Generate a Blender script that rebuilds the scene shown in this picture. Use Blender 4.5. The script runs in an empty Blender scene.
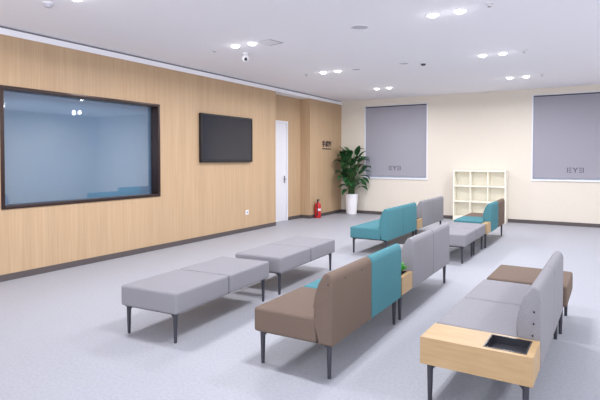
import bpy, bmesh, math, random
from mathutils import Vector, Matrix
C = bpy.context.scene.collection
S = bpy.context.scene
PI = math.pi

# ---------------------------------------------------------------- camera, world, exposure, fill light
cd = bpy.data.cameras.new('camera'); cam = bpy.data.objects.new('camera', cd); C.objects.link(cam)
cam.location = (0, 0, 1.55)
cam.rotation_euler = (PI/2 - 0.02387, 0, 0.53865)
cd.sensor_width = 36; cd.lens = 503.1/600*36; cd.shift_y = -29.0/600
cd.clip_start = 0.05
S.camera = cam
S.view_settings.view_transform = 'Standard'; S.view_settings.look = 'None'
S.view_settings.gamma = 1; S.view_settings.use_curve_mapping = False
S.view_settings.exposure = 0.42

w = bpy.data.worlds.new('world'); S.world = w; w.use_nodes = True
w.node_tree.nodes['Background'].inputs['Color'].default_value = (0.72, 0.84, 1.0, 1)
w.node_tree.nodes['Background'].inputs['Strength'].default_value = 0.55

FILL_COL = (0.90, 0.925, 1.0)
def area(name, loc, rot, sx, sy, power, col=FILL_COL):
    l = bpy.data.lights.new(name, 'AREA'); l.shape = 'RECTANGLE'; l.size = sx; l.size_y = sy
    l.energy = power; l.color = col
    o = bpy.data.objects.new(name, l); C.objects.link(o); o.location = loc; o.rotation_euler = rot
    return o
# added fill lights in the openings of the unseen walls beside and behind camera
area('fill_side', (4.18, 3.0, 1.95), (0, PI/2, 0), 2.1, 10.0, 75)
area('fill_rear', (-1.3, -2.98, 1.95), (PI/2, 0, 0), 9.0, 2.1, 255)
LAMP_W = 17.5
WIDE_W = 8.0
GLOW_W = 0.22      # sideways light of the domed lens
LAMP_COL = (0.955, 0.965, 1.0)

# ---------------------------------------------------------------- materials
def srgb(r, g, b):
    f = lambda c: (c/255/12.92 if c/255 <= .04045 else ((c/255+.055)/1.055)**2.4)
    return (f(r), f(g), f(b), 1)
def mat(name, col, rough=.6, metal=0, spec=.5, emit=None, strength=0):
    m = bpy.data.materials.new(name); m.use_nodes = True
    b = m.node_tree.nodes['Principled BSDF']
    b.inputs['Base Color'].default_value = col; b.inputs['Roughness'].default_value = rough
    b.inputs['Metallic'].default_value = metal; b.inputs['Specular IOR Level'].default_value = spec
    if emit: b.inputs['Emission Color'].default_value = emit; b.inputs['Emission Strength'].default_value = strength
    return m
def noise_mat(name, c1, c2, scale=(1, 1, 1), nscale=5, detail=4, rough=.7, spec=.3, bump=0, lo=.3, hi=.7):
    m = mat(name, c1, rough, 0, spec); nt = m.node_tree; b = nt.nodes['Principled BSDF']
    tc = nt.nodes.new('ShaderNodeTexCoord'); mp = nt.nodes.new('ShaderNodeMapping'); mp.inputs['Scale'].default_value = scale
    n = nt.nodes.new('ShaderNodeTexNoise'); n.inputs['Scale'].default_value = nscale; n.inputs['Detail'].default_value = detail
    r = nt.nodes.new('ShaderNodeValToRGB'); r.color_ramp.elements[0].color = c1; r.color_ramp.elements[1].color = c2
    r.color_ramp.elements[0].position = lo; r.color_ramp.elements[1].position = hi
    L = nt.links.new
    L(tc.outputs['Object'], mp.inputs['Vector']); L(mp.outputs['Vector'], n.inputs['Vector'])
    L(n.outputs['Fac'], r.inputs['Fac']); L(r.outputs['Color'], b.inputs['Base Color'])
    if bump:
        bp = nt.nodes.new('ShaderNodeBump'); bp.inputs['Strength'].default_value = bump; bp.inputs['Distance'].default_value = .002
        L(n.outputs['Fac'], bp.inputs['Height']); L(bp.outputs['Normal'], b.inputs['Normal'])
    return m
M = {}
M['wood'] = noise_mat('oak_wall_panelling', srgb(183, 153, 121), srgb(193, 165, 133), (11, 11, .25), 5, 5, .5, .3)
def plank_seams(m, w=.16):
    nt = m.node_tree; L = nt.links.new; b = nt.nodes['Principled BSDF']
    src = b.inputs['Base Color'].links[0].from_socket
    tc = nt.nodes.new('ShaderNodeTexCoord'); sp = nt.nodes.new('ShaderNodeSeparateXYZ'); L(tc.outputs['Object'], sp.inputs[0])
    ad = nt.nodes.new('ShaderNodeMath'); ad.operation = 'ADD'; L(sp.outputs[0], ad.inputs[0]); L(sp.outputs[1], ad.inputs[1])
    dv = nt.nodes.new('ShaderNodeMath'); dv.operation = 'DIVIDE'; L(ad.outputs[0], dv.inputs[0]); dv.inputs[1].default_value = w
    fl = nt.nodes.new('ShaderNodeMath'); fl.operation = 'FLOOR'; L(dv.outputs[0], fl.inputs[0])
    wn = nt.nodes.new('ShaderNodeTexWhiteNoise'); wn.noise_dimensions = '1D'; L(fl.outputs[0], wn.inputs['W'])
    mr = nt.nodes.new('ShaderNodeMapRange'); L(wn.outputs['Value'], mr.inputs['Value'])
    mr.inputs['To Min'].default_value = .97; mr.inputs['To Max'].default_value = 1.02
    mx = nt.nodes.new('ShaderNodeVectorMath'); mx.operation = 'SCALE'; L(src, mx.inputs[0]); L(mr.outputs[0], mx.inputs['Scale'])
    L(mx.outputs[0], b.inputs['Base Color'])
plank_seams(M['wood'])
M['oak'] = noise_mat('oak_veneer', srgb(168, 138, 100), srgb(179, 151, 112), (1.2, 9, 9), 4, 5, .45, .35)
M['cream'] = noise_mat('cream_wallpaper', srgb(218, 209, 197), srgb(220, 212, 200), (1, 1, 1), 40, 3, .8, .2)
M['white'] = mat('white_paint', srgb(228, 227, 232), .6, 0, .3)
M['ceil'] = mat('ceiling_paint', srgb(243, 242, 247), .9, 0, .1)
M['floor'] = noise_mat('pale_vinyl_floor', srgb(153, 154, 162), srgb(165, 166, 174), (1, 1, 1), 45, 5, .5, .22)
M['skirt'] = mat('dark_brown_skirting', srgb(84, 76, 76), .5)
M['groove'] = mat('grey_shadow_gap', srgb(140, 136, 144), .8)
M['frame'] = mat('dark_bronze', srgb(62, 48, 46), .3, .5)
M['black'] = mat('black_plastic', srgb(24, 24, 28), .35)
M['screen'] = mat('dark_screen', srgb(40, 41, 48), .12, 0, .5)
M['leg'] = mat('dark_grey_metal', srgb(62, 62, 70), .4, .3)
M['blind'] = noise_mat('grey_blind_fabric', srgb(153, 151, 161), srgb(158, 156, 166), (1, 1, 1), 120, 2, .85, .1)
M['blueblind'] = noise_mat('blue_blind_fabric', srgb(116, 144, 168), srgb(122, 150, 174), (1, 1, 1), 90, 2, .85, .1)
M['logo'] = mat('dark_grey_print', srgb(92, 90, 104), .8)
M['ink'] = mat('dark_brown_lettering', srgb(60, 46, 50), .5)
M['grey'] = noise_mat('grey_fabric', srgb(128, 126, 131), srgb(141, 139, 144), (1, 1, 1), 160, 3, .9, .15, .25)
M['brown'] = noise_mat('brown_fabric', srgb(103, 88, 79), srgb(115, 99, 89), (1, 1, 1), 160, 3, .9, .15, .25)
M['teal'] = noise_mat('teal_fabric', srgb(68, 117, 126), srgb(80, 129, 138), (1, 1, 1), 160, 3, .9, .15, .25)
M['red'] = mat('red_enamel', srgb(190, 30, 34), .3)
M['pot'] = mat('white_ceramic', srgb(236, 234, 238), .3)
M['soil'] = noise_mat('dark_soil', srgb(50, 38, 30), srgb(74, 58, 46), (1, 1, 1), 40)
M['leaf'] = noise_mat('dark_green_leaf', srgb(24, 66, 36), srgb(52, 104, 56), (1, 1, 1), 7, 3, .4, .5)
M['leaf2'] = noise_mat('bright_green_leaf', srgb(60, 150, 60), srgb(110, 196, 96), (1, 1, 1), 20, 3, .5, .4)
M['stem'] = mat('green_stem', srgb(62, 92, 48), .6)
M['shelf'] = mat('cream_laminate', srgb(246, 241, 226), .5)
M['alu'] = mat('white_aluminium', srgb(232, 234, 242), .4)
M['steel'] = mat('steel', srgb(130, 130, 136), .3, .8)
M['under'] = mat('dark_brown_board', srgb(58, 46, 42), .6)
M['trayc'] = mat('charcoal_tray', srgb(44, 44, 50), .3)
M['lens'] = mat('lit_lens', (1, 1, 1, 1), .5, 0, .5, (1, .98, .97, 1), 9)
def glass_mat(name, refl, tint):
    m = bpy.data.materials.new(name); m.use_nodes = True; nt = m.node_tree; nt.nodes.clear()
    o = nt.nodes.new('ShaderNodeOutputMaterial'); t = nt.nodes.new('ShaderNodeBsdfTransparent'); g = nt.nodes.new('ShaderNodeBsdfGlossy')
    g.inputs['Roughness'].default_value = .02; t.inputs['Color'].default_value = tint
    mx = nt.nodes.new('ShaderNodeMixShader'); mx.inputs[0].default_value = refl
    L = nt.links.new; L(t.outputs[0], mx.inputs[1]); L(g.outputs[0], mx.inputs[2]); L(mx.outputs[0], o.inputs[0])
    return m
M['glass'] = glass_mat('coated_glass', .16, (.93, .97, 1, 1))
M['clear'] = glass_mat('clear_glass', .06, (.96, .98, 1, 1))

# ---------------------------------------------------------------- mesh helpers
def finish(bm, name, m, parent=None, smooth=True, angle=40):
    bmesh.ops.recalc_face_normals(bm, faces=bm.faces)
    me = bpy.data.meshes.new(name); bm.to_mesh(me); bm.free()
    for mm in (m if isinstance(m, (list, tuple)) else [m]): me.materials.append(mm)
    if smooth:
        for p in me.polygons: p.use_smooth = True
        try: me.set_sharp_from_angle(angle=math.radians(angle))
        except Exception: pass
    o = bpy.data.objects.new(name, me); C.objects.link(o)
    if parent: o.parent = parent
    return o
def bx(bm, x0, x1, y0, y1, z0, z1, bev=0, seg=2):
    r = bmesh.ops.create_cube(bm, size=1)
    vs = r['verts']
    for v in vs:
        v.co = ((x0+x1)/2 + v.co.x*(x1-x0), (y0+y1)/2 + v.co.y*(y1-y0), (z0+z1)/2 + v.co.z*(z1-z0))
    if bev:
        es = list({e for v in vs for e in v.link_edges})
        bmesh.ops.bevel(bm, geom=es, offset=bev, segments=seg, profile=.6, affect='EDGES', clamp_overlap=True)
def box(name, m, parent, x0, x1, y0, y1, z0, z1, bev=0, seg=2):
    bm = bmesh.new(); bx(bm, x0, x1, y0, y1, z0, z1, bev, seg); return finish(bm, name, m, parent)
def cone(bm, p0, p1, r0, r1, n=16, caps=True):
    p0 = Vector(p0); p1 = Vector(p1); d = p1-p0
    mt = Matrix.Translation((p0+p1)/2) @ d.to_track_quat('Z', 'Y').to_matrix().to_4x4()
    bmesh.ops.create_cone(bm, cap_ends=caps, segments=n, radius1=r0, radius2=r1, depth=d.length, matrix=mt)
def lathe(bm, prof, n=24, c=(0, 0, 0)):
    rings = []
    for r, z in prof:
        if r < 1e-5: rings.append([bm.verts.new((c[0], c[1], c[2]+z))])
        else: rings.append([bm.verts.new((c[0]+r*math.cos(2*PI*i/n), c[1]+r*math.sin(2*PI*i/n), c[2]+z)) for i in range(n)])
    for a, b in zip(rings, rings[1:]):
        for i in range(n):
            j = (i+1) % n
            if len(a) == 1 and len(b) == 1: break
            if len(a) == 1: bm.faces.new((a[0], b[i], b[j]))
            elif len(b) == 1: bm.faces.new((a[i], a[j], b[0]))
            else: bm.faces.new((a[i], a[j], b[j], b[i]))
def prism(bm, pts, y0, y1, bev=.01, seg=2):   # outline in x,z swept along y
    a = [bm.verts.new((x, y0, z)) for x, z in pts]; b = [bm.verts.new((x, y1, z)) for x, z in pts]
    f0 = bm.faces.new(a); f1 = bm.faces.new(b[::-1])
    n = len(pts)
    for i in range(n): bm.faces.new((a[i], b[i], b[(i+1) % n], a[(i+1) % n]))
    if bev:
        es = list(set(f0.edges) | set(f1.edges))
        bmesh.ops.bevel(bm, geom=es, offset=bev, segments=seg, profile=.6, affect='EDGES', clamp_overlap=True)
def tube(bm, pts, r, n=8):
    for a, b in zip(pts, pts[1:]): cone(bm, a, b, r, r, n)
def struct(o): o['kind'] = 'structure'; return o
def tag(o, label, cat, group=None):
    o['label'] = label; o['category'] = cat
    if group: o['group'] = group
    return o
def thing(name, label, cat, loc=(0, 0, 0), rz=0, group=None):
    o = bpy.data.objects.new(name, None); C.objects.link(o); o.location = loc; o.rotation_euler = (0, 0, rz)
    return tag(o, label, cat, group)
def dup(root, loc, rz=0, label=None):
    r = root.copy(); C.objects.link(r); r.location = loc; r.rotation_euler = (0, 0, rz)
    if label: r['label'] = label
    for ch in list(root.children):
        c = ch.copy(); C.objects.link(c); c.parent = r
        for g in list(ch.children):
            d = g.copy(); C.objects.link(d); d.parent = c
    return r

# ---------------------------------------------------------------- room shell
WL, WB, ZC, ZW = -6.48, 13.19, 3.225, 3.117      # wood wall plane, back wall plane, ceiling, top of the wood
XR, YF = 4.2, -3.0
struct(box('floor', M['floor'], None, -7.2, XR+.2, YF-.2, WB+.2, -.1, 0))
struct(box('ceiling', M['ceil'], None, -7.2, XR+.2, YF-.2, WB+.2, ZC, ZC+.1))
OY0, OY1, OZ0, OZ1 = 3.50, 6.165, .91, 2.48       # opening of the observation window
bm = bmesh.new()
bx(bm, WL-.25, WL, YF, OY0, 0, ZW); bx(bm, WL-.25, WL, OY1, 9.74, 0, ZW)
bx(bm, WL-.25, WL, OY0, OY1, 0, OZ0); bx(bm, WL-.25, WL, OY0, OY1, OZ1, ZW)
bx(bm, WL-.5, WL, 11.35, WB, 0, ZW)               # the stretch with the lettering
bx(bm, WL-.5, WL-.29, 10.71, 11.35, 0, ZW); bx(bm, WL-.5, WL-.29, 9.60, 9.75, 0, ZW); bx(bm, WL-.5, WL-.29, 9.75, 10.71, 2.49, ZW)
bx(bm, WL-.29, WL-.25, 9.60, 9.74, 0, ZW)
struct(finish(bm, 'wall_left', M['wood'], None, False))
W1 = (-5.75, -3.95, 1.0, 3.03); W2 = (-1.42, .40, 1.03, 3.07)
bm = bmesh.new()
bx(bm, -7.2, W1[0], WB, WB+.2, 0, ZC); bx(bm, W1[1], W2[0], WB, WB+.2, 0, ZC); bx(bm, W2[1], XR+.2, WB, WB+.2, 0, ZC)
for W in (W1, W2):
    bx(bm, W[0], W[1], WB, WB+.2, 0, W[2]); bx(bm, W[0], W[1], WB, WB+.2, W[3], ZC)
struct(finish(bm, 'wall_back', M['cream'], None, False))
bm = bmesh.new()
bx(bm, XR, XR+.2, YF, WB, 0, .9); bx(bm, XR, XR+.2, YF, WB, 3.0, ZC); bx(bm, XR, XR+.2, YF, -2.0, .9, 3.0); bx(bm, XR, XR+.2, 8.0, WB, .9, 3.0)
struct(finish(bm, 'wall_right', M['cream'], None, False))
bm = bmesh.new()
bx(bm, -7.2, XR+.2, YF-.2, YF, 0, .9); bx(bm, -7.2, XR+.2, YF-.2, YF, 3.0, ZC); bx(bm, -7.2, -5.8, YF-.2, YF, .9, 3.0); bx(bm, 3.2, XR+.2, YF-.2, YF, .9, 3.0)
struct(finish(bm, 'wall_front', M['cream'], None, False))
# white soffit strip over the panelling and the grey shadow gap above it
struct(box('trim_1', M['ceil'], None, -7.0, WL+.012, YF, WB, ZW, 3.195))
struct(box('trim_2', M['groove'], None, -7.0, WL-.03, YF, WB, 3.195, ZC))
# skirting
bm = bmesh.new()
bx(bm, WL, WL+.012, YF, 9.74, 0, .085, .003, 1); bx(bm, WL, WL+.012, 11.35, WB, 0, .085, .003, 1)
bx(bm, WL-.29, WL+.012, 11.335, 11.35, 0, .085, .003, 1); bx(bm, WL-.29, WL-.278, 10.73, 11.345, 0, .085, .003, 1)
struct(finish(bm, 'baseboard_left', M['skirt']))
struct(box('baseboard_back', M['skirt'], None, WL, XR, WB-.012, WB, 0, .085, .003, 1))

# door in the recess
d = bpy.data.objects.new('door_1', None); C.objects.link(d); struct(d); d.location = (WL-.29, 9.75, 0)
box('door_leaf', M['white'], d, -.06, -.015, .05, .91, .005, 2.44, .003)
bm = bmesh.new(); bx(bm, -.08, .02, 0, .05, 0, 2.49, .003); bx(bm, -.08, .02, .91, .96, 0, 2.49, .003); bx(bm, -.08, .02, .05, .91, 2.44, 2.49, .003)
finish(bm, 'door_frame', M['white'], d)
bm = bmesh.new(); bx(bm, -.015, -.005, .82, .86, .95, 1.13, .003); cone(bm, (-.01, .84, 1.05), (.035, .84, 1.05), .01, .01, 10); cone(bm, (.035, .85, 1.05), (.035, .72, 1.05), .009, .008, 10)
finish(bm, 'door_handle', M['steel'], d)

# windows of the back wall with their blinds
def window(name, W):
    x0, x1, z0, z1 = W
    e = bpy.data.objects.new(name, None); C.objects.link(e); struct(e); e.location = (x0, WB, z0)
    a, h = x1-x0, z1-z0
    bm = bmesh.new(); t = .022
    bx(bm, 0, t, -.012, .16, 0, h, .003); bx(bm, a-t, a, -.012, .16, 0, h, .003); bx(bm, t, a-t, -.012, .16, h-t*.5, h, .003)
    bx(bm, a/2-.02, a/2+.02, .11, .15, .03, h-t); bx(bm, t, a-t, .11, .15, .03, .06)
    finish(bm, 'window_frame', M['alu'], e)
    box('window_pane', M['clear'], e, t, a-t, .125, .133, .03, h-.02)
    box('window_sill', M['alu'], e, -.012, a+.012, -.03, .16, 0, .035, .004)
    return e
window('window_1', W1); window('window_2', W2)
def E_glyph(bm, x, z, w, h, t, flip):
    s = x+w-t if flip else x
    bx(bm, s, s+t, -.003, 0, z, z+h)
    for k in (0, .5, 1): bx(bm, x+(0 if flip else t*1.8), x+w-(t*1.8 if flip else 0), -.003, 0, z+k*(h-t), z+k*(h-t)+t)
def blind(W, lx, lw, lz, label):
    x0, x1, z0, z1 = W
    t = thing('roller_blind', label, 'blind', (x0+.025, WB+.02, z0+.07), 0, 'grey roller blinds')
    a = x1-x0-.05; h = z1-z0-.07-.012
    box('blind_fabric', M['blind'], t, 0, a, 0, .004, .02, h-.03)
    bm = bmesh.new(); cone(bm, (0, .0, .01), (a, .0, .01), .012, .012, 10); finish(bm, 'bottom_bar', M['blind'], t)
    bm = bmesh.new(); cone(bm, (0, .025, h-.024), (a, .025, h-.024), .022, .022, 14); finish(bm, 'blind_roller', M['leg'], t)
    bm = bmesh.new(); h2 = .115; q = lx-x0-.025; zz = lz-z0-.07; lw3 = lw*.27
    E_glyph(bm, q, zz, lw3, h2, .02, False); E_glyph(bm, q+lw-lw3, zz, lw3, h2, .02, True)
    cx = q+lw/2
    for p0, p1 in (((cx-lw3/2, zz+h2), (cx, zz+h2*.5)), ((cx+lw3/2, zz+h2), (cx, zz+h2*.5)), ((cx, zz+h2*.5), (cx, zz))):
        dx, dz = p1[0]-p0[0], p1[1]-p0[1]; L = math.hypot(dx, dz); nx, nz = -dz/L*.011, dx/L*.011
        vs = [(p0[0]+nx, p0[1]+nz), (p1[0]+nx, p1[1]+nz), (p1[0]-nx, p1[1]-nz), (p0[0]-nx, p0[1]-nz)]
        prism(bm, vs, -.003, 0, 0)
    finish(bm, 'logo', M['logo'], t, False)
blind(W1, -5.03, .34, 1.245, 'grey roller blind on the window behind the tall potted plant')
blind(W2, -.67, .34, 1.235, 'grey roller blind on the window beyond the white cubby shelf')

# observation window in the wood wall
e = bpy.data.objects.new('window_3', None); C.objects.link(e); struct(e); e.location = (WL, OY0, OZ0)
a, h = OY1-OY0, OZ1-OZ0
bm = bmesh.new(); t = .045
bx(bm, -.16, .015, 0, t, 0, h, .003); bx(bm, -.16, .015, a-t, a, 0, h, .003); bx(bm, -.16, .015, t, a-t, 0, t, .003); bx(bm, -.16, .015, t, a-t, h-t, h, .003)
finish(bm, 'window_frame', M['frame'], e)
box('window_pane', M['glass'], e, -.115, -.107, t, a-t, t, h-t)
t_ = thing('roller_blind', 'blue blind drawn behind the glass of the dark-framed wide window', 'blind', (WL-.19, OY0, OZ0))
box('blind_fabric', M['blueblind'], t_, -.01, 0, .0, a-.0, .02, h-.05)
bm = bmesh.new(); cone(bm, (-.005, 0, .012), (-.005, a, .012), .012, .012, 10); finish(bm, 'bottom_bar', M['blueblind'], t_)
bm = bmesh.new(); cone(bm, (-.006, 0, h-.035), (-.006, a, h-.035), .03, .03, 12); finish(bm, 'blind_roller', M['blueblind'], t_)

# ---------------------------------------------------------------- modular seating
# local frame: x = 0 at the rear plane, seat towards -x; the row runs along +y
SW = .738
def legs_at(t, spots):
    for i, (x, y) in enumerate(spots):
        bm = bmesh.new(); s = 1 if x < -.33 else -1
        cone(bm, (x, y, 0), (x, y, .25), .0135, .020, 14)
        bx(bm, x-.022, x+.022, y-.022, y+.022, .242, .252, .002, 1)
        # small gusset towards the middle
        prism(bm, [(x+s*.012, .25), (x+s*.055, .25), (x+s*.012, .205)], y-.006, y+.006, 0)
        finish(bm, 'leg', M['leg'], t)
def seat(t, m, y0, w, x0=-.66, x1=-.125, z0=.252, label=None, bev=.027):
    bm = bmesh.new(); bx(bm, x0, x1, y0+.006, y0+w-.006, z0, .435, bev, 4)
    o = finish(bm, 'seat', m, t, True, 60)
    if label: o['label'] = label
    return o
BACK = [(0, .252), (0, .70), (-.006, .727), (-.02, .747), (-.042, .757), (-.062, .75), (-.083, .724), (-.102, .685), (-.123, .63), (-.139, .57), (-.147, .51), (-.146, .45), (-.128, .405), (-.115, .252)]
def back(t, m, y0, w, label=None):
    bm = bmesh.new(); prism(bm, BACK, y0+.005, y0+w-.005, .016, 3)
    o = finish(bm, 'backrest', m, t, True, 50)
    if label: o['label'] = label
    return o
def rail(t, y0, y1, x0=-.62, x1=-.04):
    box('underframe', M['under'], t, x0, x1, y0, y1, .238, .256, .003, 1)
def screws(t, spots):
    for p, ax in spots:
        bm = bmesh.new(); q = (p[0]+ax[0]*.004, p[1]+ax[1]*.004, p[2]); b0 = (p[0]-ax[0]*.004, p[1]-ax[1]*.004, p[2])
        cone(bm, b0, q, .0065, .005, 10); finish(bm, 'screw', M['black'], t)
NEARSIDE = [((-.05, .004, .45), (0, -1)), ((-.045, .004, .525), (0, -1)), ((-.043, .004, .60), (0, -1))]
def table(t, y0, w, half=False):
    if half:
        return box('side_table', M['oak'], t, -.10, -.005, y0, y0+w, .258, .435, .004, 1)
    # oak box with a well cut into its rear half that holds a black tray
    x0, x1, hx0, hx1, hy0, hy1 = -.66, -.005, -.285, -.045, y0+.035, y0+w-.03
    bm = bmesh.new(); z0, z1, zb = .258, .427, .372
    bx(bm, x0, hx0, y0, y0+w, z0, z1); bx(bm, hx1, x1, y0, y0+w, z0, z1)
    bx(bm, hx0, hx1, y0, hy0, z0, z1); bx(bm, hx0, hx1, hy1, y0+w, z0, z1); bx(bm, hx0, hx1, hy0, hy1, z0, zb)
    o = finish(bm, 'side_table', M['oak'], t, False)
    bm = bmesh.new(); r = .008
    bx(bm, hx0, hx1, hy0, hy0+r, zb, z1+.003); bx(bm, hx0, hx1, hy1-r, hy1, zb, z1+.003)
    bx(bm, hx0, hx0+r, hy0+r, hy1-r, zb, z1+.003); bx(bm, hx1-r, hx1, hy0+r, hy1-r, zb, z1+.003)
    bx(bm, hx0+r, hx1-r, hy0+r, hy1-r, zb, zb+.008)
    finish(bm, 'tray', M['trayc'], o, False)
    return o
TW = .315
def sofa(name, label, loc, rz, cols, with_table, group=None, screw=False, half=False):
    t = thing(name, label, 'sofa', loc, rz, group)
    names = {'grey': 'grey', 'teal': 'teal', 'brown': 'brown'}
    y = 0
    if with_table: table(t, 0, TW-.005, half); y = TW
    mixed = len(set(cols)) > 1
    ys = y
    for c in cols:
        seat(t, M[c], y, SW, label=(c+' seat cushion') if mixed else None)
        back(t, M[c], y, SW, label=(c+' backrest') if mixed else None)
        y += SW
    rail(t, .05, y-.05)
    legs_at(t, [(-.615, .065), (-.05, .065), (-.615, y-.065), (-.05, y-.065)])
    if screw: screws(t, [((p[0], p[1]+ys, p[2]), ax) for p, ax in NEARSIDE])
    return t
def bench(name, label, loc, rz, n, m, group=None, w=.757, dep=.64):
    t = thing(name, label, 'bench', loc, rz, group)
    for k in range(n): seat(t, M[m], k*w, w, -dep, 0, bev=.027)
    L = n*w
    rail(t, .045, L-.045, -dep+.04, -.045)
    legs_at(t, [(-dep+.05, .055), (-.055, .055), (-dep+.05, L-.055), (-.055, L-.055)])
    return t
R = math.radians
bench('upholstered_bench', 'grey two-seat backless bench standing nearest the wide dark-framed window', (-3.0, 3.02, 0), R(3.4), 2, 'grey', 'grey two-seat benches')
bench('upholstered_bench', 'grey two-seat backless bench placed between another bench and the teal sofa', (-3.08, 4.74, 0), R(3.0), 2, 'grey', 'grey two-seat benches')
so = sofa('modular_sofa', 'two-seat sofa with one brown and one teal module, seen from its back corner', (-1.575, 3.06, 0), R(.8), ['brown', 'teal'], False)
screws(so, [((0, .22, .69), (1, 0)), ((0, .52, .69), (1, 0)), ((-.03, .004, .68), (0, -1))])
sofa('modular_sofa', 'grey two-seat sofa with oak end table holding a small green plant', (-1.595, 4.565, 0), R(.5), ['grey', 'grey'], True, 'grey sofas with oak end tables')
sofa('modular_sofa', 'all-teal two-seat sofa in front of the potted plant', (-2.88, 7.52, 0), 0, ['teal', 'teal'], False)
sofa('modular_sofa', 'grey two-seat sofa with oak end table adjoining the all-teal sofa', (-2.875, 9.02, 0), 0, ['grey', 'grey'], True, 'grey sofas with oak end tables')
bench('square_stool', 'grey square backless stool ahead of another grey stool, behind the grey sofa end', (-1.69, 7.55, 0), 0, 1, 'grey', 'grey square stools', .745)
bench('square_stool', 'grey square backless stool touching the small oak table of the teal-and-brown sofa', (-1.685, 8.31, 0), 0, 1, 'grey', 'grey square stools', .745)
sofa('modular_sofa', 'teal and brown two-seat sofa with oak end table before the cubby shelf', (-1.655, 9.07, 0), 0, ['teal', 'brown'], True, half=True)
sofa('modular_sofa', 'grey two-seat sofa with large oak end table and empty black tray', (-.308, 3.085, 0), R(-1.4), ['grey', 'grey'], True, 'grey sofas with oak end tables', True)
bench('square_stool', 'brown square backless stool at the end of the grey sofa', (-.235, 4.93, 0), R(-1.0), 1, 'brown', None, .72, .68)

# small plant standing in the tray of the middle table
t = thing('potted_plant', 'small bright green plant in a black pot on an oak end table', 'plant', (-1.70, 4.735, .381))
bm = bmesh.new(); lathe(bm, [(0, 0), (.032, 0), (.042, .09), (.038, .09), (.034, .075), (0, .075)], 16); finish(bm, 'pot', M['black'], t)
bm = bmesh.new(); random.seed(4)
for k in range(80):
    az = random.uniform(0, 2*PI); el = random.uniform(.1, 1.5); L = random.uniform(.06, .11)
    dv = Vector((math.cos(az)*math.cos(el), math.sin(az)*math.cos(el), math.sin(el))); s = dv.cross(Vector((0, 0, 1))).normalized()*.017
    b0 = Vector((0, 0, .075)); mid = b0+dv*L*.6+Vector((0, 0, .01)); tip = b0+dv*L-Vector((0, 0, .01))
    v = [bm.verts.new(q) for q in (b0, mid+s, tip, mid-s)]; bm.faces.new(v)
finish(bm, 'foliage', M['leaf2'], t, False)

# ---------------------------------------------------------------- cubby shelf
t = thing('cubby_shelf', 'white open cubby shelf standing against the cream back wall', 'shelf', (-3.185, 12.84, 0))
Wd, Hh, Dp, T = 1.245, 1.265, .325, .028
box('side_panel', M['shelf'], t, 0, T, 0, Dp, 0, Hh, .002, 1); box('side_panel', M['shelf'], t, Wd-T, Wd, 0, Dp, 0, Hh, .002, 1)
for k in (1, 2):
    xx = k*(Wd)/3; box('divider', M['shelf'], t, xx-.011, xx+.011, .004, Dp-.012, .09, Hh-T, .002, 1)
for z in (.09, .475, .86, Hh-T):
    box('shelf_board', M['shelf'], t, T, Wd-T, .002, Dp-.01, z, z+T, .002, 1)
box('plinth', M['shelf'], t, T, Wd-T, .012, .03, 0, .09)
box('back_panel', M['shelf'], t, T, Wd-T, Dp-.01, Dp-.002, .0, Hh-T)

# ---------------------------------------------------------------- tall potted plant
px, py = -6.0, 12.86
t = thing('potted_plant', 'tall leafy green plant in a tapered white pot in the corner', 'plant', (px, py, 0))
bm = bmesh.new(); lathe(bm, [(0, 0), (.135, 0), (.145, .01), (.19, .56), (.19, .575), (.175, .575), (.17, .53), (0, .53)], 32); finish(bm, 'pot', M['pot'], t)
bm = bmesh.new(); lathe(bm, [(.172, .51), (.172, .535), (.1, .545), (0, .55)], 20); finish(bm, 'soil', M['soil'], t)
random.seed(11)
bs = bmesh.new(); bl = bmesh.new()
def leaf(bm, base, d, up, L, W, droop):
    n = 8; d = d.normalized(); side = d.cross(up).normalized(); rows = []
    p = base.copy(); dd = d.copy()
    for i in range(n+1):
        u = i/n; wd = W*math.sin(PI*min(1, u**.8*.985+.012))**.75
        nrm = side.cross(dd).normalized()
        rows.append([bm.verts.new(p+side*wd*s+nrm*(abs(s)*wd*.28)) for s in (-1, -.5, 0, .5, 1)])
        p = p+dd*(L/n); dd = (dd+Vector((0, 0, -droop/n))).normalized()
    for a, b in zip(rows, rows[1:]):
        for k in range(4): bm.faces.new((a[k], a[k+1], b[k+1], b[k]))
for k in range(70):
    az = k*2.39996+random.uniform(-.3, .3)
    h = .74+ (k/70)*.98+random.uniform(-.08, .08)
    rad = (.12+.17*math.sin(PI*min(1, max(0, (h-.6)/1.15))))*random.uniform(.6, 1.15)
    o = Vector((math.cos(az), math.sin(az), 0)); b0 = o*random.uniform(.02, .09)+Vector((0, 0, .53))
    p1 = o*rad*.35+Vector((0, 0, .53+(h-.53)*.6)); p2 = o*rad+Vector((0, 0, h))
    tube(bs, [b0, p1, p2], .0065, 6)
    el = random.uniform(.05, .8)+.3*(k/70); dv = o*math.cos(el)+Vector((random.uniform(-.3, .3), random.uniform(-.3, .3), math.sin(el)))
    # keep foliage clear of the walls
    tip = p2+dv*.3
    L = random.uniform(.28, .42); 
    for ax, lim in ((0, WL-px+.03), (1, WB-py-.03)):
        pass
    if p2.x+dv.x*L < WL-px+.06: dv.x = abs(dv.x)*.2; 
    if p2.y+dv.y*L > WB-py-.06: dv.y = -abs(dv.y)*.3
    leaf(bl, p2, dv, Vector((0, 0, 1)), L, random.uniform(.07, .105), random.uniform(.6, 1.7))
finish(bs, 'stems', M['stem'], t); 
for v in bl.verts:
    v.co.x = max(v.co.x, WL-px+.02); v.co.y = min(v.co.y, WB-py-.02)
finish(bl, 'foliage', M['leaf'], t, True, 80)

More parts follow.
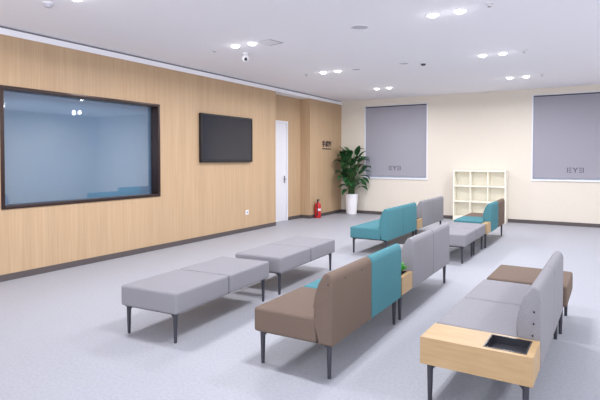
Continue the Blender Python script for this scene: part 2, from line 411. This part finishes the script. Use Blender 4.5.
# ---------------------------------------------------------------- fire extinguisher
t = thing('fire_extinguisher', 'red fire extinguisher on the floor against the wood wall', 'extinguisher', (-6.385, 11.60, 0))
bm = bmesh.new(); lathe(bm, [(0, .005), (.07, .0), (.082, .012), (.085, .03), (.085, .33), (.076, .365), (.045, .392), (.022, .40), (.022, .42), (0, .42)], 24); finish(bm, 'cylinder', M['red'], t)
bm = bmesh.new(); cone(bm, (0, 0, .415), (0, 0, .455), .02, .018, 12); bx(bm, -.015, .015, -.02, .1, .45, .462, .003); bx(bm, -.013, .013, -.02, .11, .475, .487, .003); bx(bm, -.012, .012, -.028, -.005, .44, .487, .003)
finish(bm, 'valve_handle', M['black'], t)
bm = bmesh.new(); tube(bm, [(0, -.02, .44), (.02, -.07, .44), (.04, -.1, .40), (.045, -.103, .2), (.04, -.1, .1)], .011, 8); cone(bm, (.04, -.1, .14), (.04, -.1, .06), .012, .02, 10); finish(bm, 'hose', M['black'], t)
bm = bmesh.new(); n = 10; pr = []
for i in range(n+1):
    an = -1.15+1.3*i/n; pr.append((math.cos(an)*.0862, math.sin(an)*.0862))
for (x0, y0), (x1, y1) in zip(pr, pr[1:]):
    bm.faces.new([bm.verts.new(q) for q in ((x0, y0, .19), (x1, y1, .19), (x1, y1, .25), (x0, y0, .25))])
bmesh.ops.remove_doubles(bm, verts=bm.verts, dist=1e-5)
finish(bm, 'paper_label', M['white'], t)

# ---------------------------------------------------------------- wall television, outlet, lettering
t = thing('television', 'black flat TV mounted on the wood wall', 'television', (WL+.003, 7.14, 1.485))
a, h = 1.61, .93
box('housing', M['black'], t, 0, .05, 0, a, 0, h, .004)
bm = bmesh.new(); b = .028
bx(bm, .05, .062, 0, a, 0, b+.02, .002, 1); bx(bm, .05, .062, 0, a, h-b, h, .002, 1); bx(bm, .05, .062, 0, b, b, h-b, .002, 1); bx(bm, .05, .062, a-b, a, b, h-b, .002, 1)
finish(bm, 'bezel', M['black'], t)
box('screen', M['screen'], t, .05, .053, b, a-b, b+.02, h-b)
t = thing('wall_outlet', 'white square power outlet low on the wood wall', 'outlet', (WL, 8.58, .36))
box('cover_plate', M['white'], t, 0, .01, 0, .1, 0, .1, .004); box('socket', M['groove'], t, .01, .012, .03, .07, .03, .07, .001, 1)

def text_mesh(body, size, ext, name, m, parent=None):
    cu = bpy.data.curves.new('tmp', 'FONT'); cu.body = body; cu.size = size; cu.extrude = ext; cu.align_x = 'CENTER'; cu.align_y = 'CENTER'; cu.offset = size*.03
    o = bpy.data.objects.new('tmp', cu); C.objects.link(o); bpy.context.view_layer.update()
    me = bpy.data.meshes.new_from_object(o.evaluated_get(bpy.context.evaluated_depsgraph_get()))
    bpy.data.objects.remove(o); bpy.data.curves.remove(cu)
    me.name = name; me.materials.clear(); me.materials.append(m)
    q = bpy.data.objects.new(name, me); C.objects.link(q)
    if parent: q.parent = parent
    return q
t = thing('wall_sign', 'dark raised three-character lettering on wood wall above the extinguisher', 'sign', (WL, 12.27, 1.93))
q = text_mesh('手术室', .18, .006, 'lettering', M['ink'], t); q.rotation_euler = (PI/2, 0, PI/2); q.location = (.006, 0, .02)
box('underline', M['ink'], t, 0, .008, -.25, .25, -.115, -.085)

# ---------------------------------------------------------------- ceiling fittings
def downlight(name, label, x, y):
    t = thing(name, label, 'ceiling light', (x, y, ZC), 0, 'recessed ceiling downlights')
    bm = bmesh.new(); lathe(bm, [(.062, 0), (.062, -.006), (.078, -.008), (.082, -.004), (.082, 0)], 28); finish(bm, 'trim_ring', M['white'], t)
    bm = bmesh.new(); lathe(bm, [(0, -.034), (.03, -.03), (.05, -.019), (.062, -.004), (.062, 0), (0, 0)], 28); finish(bm, 'lamp_lens', M['lens'], t)
    return t
rows = [(11.2, 'row beside the back wall'), (8.58, 'second row from the back wall'), (5.90, 'third row from the back wall'), (3.30, 'fourth row from the back wall')]
cols = [(-4.5, 'pair by the wood wall'), (-1.54, 'pair over the middle sofas'), (2.35, 'pair by the window wall')]
proto = None
ld = bpy.data.lights.new('downlight_lamp', 'AREA'); ld.shape = 'DISK'; ld.size = .13; ld.energy = LAMP_W; ld.color = LAMP_COL; ld.spread = R(165)
lg = bpy.data.lights.new('downlight_glow', 'POINT'); lg.shadow_soft_size = .035; lg.energy = GLOW_W; lg.color = LAMP_COL
lw = bpy.data.lights.new('downlight_wide', 'SPOT'); lw.shadow_soft_size = .045; lw.energy = WIDE_W; lw.color = LAMP_COL; lw.spot_size = R(174); lw.spot_blend = .12
for y, rn in rows:
    for x, cn in cols:
        for dx, sn in ((-.155, 'wood-wall side'), (.155, 'window side')):
            lab = 'round downlight, %s, %s, %s' % (rn, cn, sn)
            X = x+dx+.013*(y-5.9); Y = y-.03*(x+4.5)+.03
            if proto is None: proto = o = downlight('recessed_downlight', lab, X, Y)
            else: o = dup(proto, (X, Y, ZC), 0, lab)
            lo = bpy.data.objects.new('downlight_lamp', ld); C.objects.link(lo); lo.location = (X, Y, ZC-.04)
            lo = bpy.data.objects.new('downlight_wide', lw); C.objects.link(lo); lo.location = (X, Y, ZC-.085)
            lo = bpy.data.objects.new('downlight_glow', lg); C.objects.link(lo); lo.location = (X, Y, ZC-.085)

def disc(name, label, cat, x, y, r, parts):
    t = thing(name, label, cat, (x, y, ZC)); parts(t, r); return t
def p_sprinkler(t, r):
    bm = bmesh.new(); lathe(bm, [(0, 0), (r, 0), (r*.95, -.006), (r*.3, -.01), (r*.25, -.03), (0, -.03)], 18); finish(bm, 'escutcheon', M['white'], t)
    bm = bmesh.new(); lathe(bm, [(0, -.03), (.02, -.032), (.02, -.036), (0, -.036)], 14); finish(bm, 'deflector', M['steel'], t)
def p_speaker(t, r):
    bm = bmesh.new(); lathe(bm, [(r*.88, 0), (r*.88, -.008), (r, -.006), (r, 0)], 32); finish(bm, 'rim', M['white'], t)
    bm = bmesh.new(); lathe(bm, [(0, -.006), (r*.88, -.004), (r*.88, 0), (0, 0)], 32); finish(bm, 'grille', M['groove2'], t)
def p_detector(t, r):
    bm = bmesh.new(); lathe(bm, [(0, 0), (r, 0), (r, -.012), (r*.8, -.016)], 24); finish(bm, 'base', M['white'], t)
    bm = bmesh.new(); lathe(bm, [(r*.75, -.012), (r*.72, -.035), (r*.5, -.045), (0, -.045)], 24); finish(bm, 'sensor', M['groove2'], t)
M['groove2'] = mat('light_grey_grille', srgb(196, 194, 204), .8)
disc('ceiling_speaker', 'round flush ceiling speaker grille between downlight pairs', 'speaker', -2.65, 5.91, .12, p_speaker)
disc('sprinkler_head', 'small ceiling sprinkler beside the dome camera', 'sprinkler', -5.10, 5.98, .04, p_sprinkler)
disc('sprinkler_head', 'small ceiling sprinkler near the top of the wood wall, second row', 'sprinkler', -5.01, 8.62, .04, p_sprinkler)
disc('sprinkler_head', 'small ceiling sprinkler in line with the third row of downlights', 'sprinkler', -1.05, 5.74, .05, p_sprinkler)
disc('sprinkler_head', 'small ceiling sprinkler in line with the second row of downlights', 'sprinkler', -1.03, 8.45, .045, p_sprinkler)
disc('sprinkler_head', 'small ceiling sprinkler close to the window beyond the cubby shelf', 'sprinkler', -1.02, 11.05, .045, p_sprinkler)
disc('ceiling_speaker', 'small flush round speaker on ceiling between second-row downlight pairs', 'speaker', -2.98, 8.52, .085, p_speaker)
disc('ceiling_speaker', 'small flush round speaker beside second-row downlights near wood wall', 'speaker', -3.93, 8.62, .085, p_speaker)
t = disc('smoke_detector', 'round smoke detector with dark centre hanging under the ceiling', 'smoke detector', -2.68, 8.68, .055, p_detector)
t.children[1].data.materials[0] = M['leg']
disc('smoke_detector', 'faint round smoke detector above the wide dark-framed window', 'smoke detector', -5.12, 3.29, .06, p_detector)
t = thing('security_camera', 'white dome security camera with black lens under the ceiling', 'camera', (-4.84, 6.42, ZC))
bm = bmesh.new(); lathe(bm, [(0, 0), (.055, 0), (.055, -.02), (.03, -.028), (.03, -.05), (0, -.05)], 20); finish(bm, 'mount', M['pot'], t)
bm = bmesh.new(); bmesh.ops.create_uvsphere(bm, u_segments=20, v_segments=14, radius=.06, matrix=Matrix.Translation((0, 0, -.085))); finish(bm, 'housing', M['pot'], t)
bm = bmesh.new(); cone(bm, (.03, -.035, -.105), (.042, -.05, -.115), .026, .022, 14); finish(bm, 'lens', M['black'], t)
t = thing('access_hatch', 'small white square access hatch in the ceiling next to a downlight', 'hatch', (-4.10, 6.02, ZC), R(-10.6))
bm = bmesh.new(); q = .13
bx(bm, -q, q, q, q+.014, -.004, 0); bx(bm, -q, q, -q-.014, -q, -.004, 0); bx(bm, -q-.014, -q, -q-.014, q+.014, -.004, 0); bx(bm, q, q+.014, -q-.014, q+.014, -.004, 0)
finish(bm, 'hatch_frame', M['groove2'], t, False)
box('hatch_panel', M['white'], t, -q, q-.018, -q, q-.018, -.006, 0, .002, 1)
bm = bmesh.new(); bx(bm, q-.018, q, -q, q, -.002, 0); bx(bm, -q, q-.018, q-.018, q, -.002, 0)  # dark strips on two edges stand in for the shade inside the gap
finish(bm, 'gap_shade_strip', M['leg'], t, False)
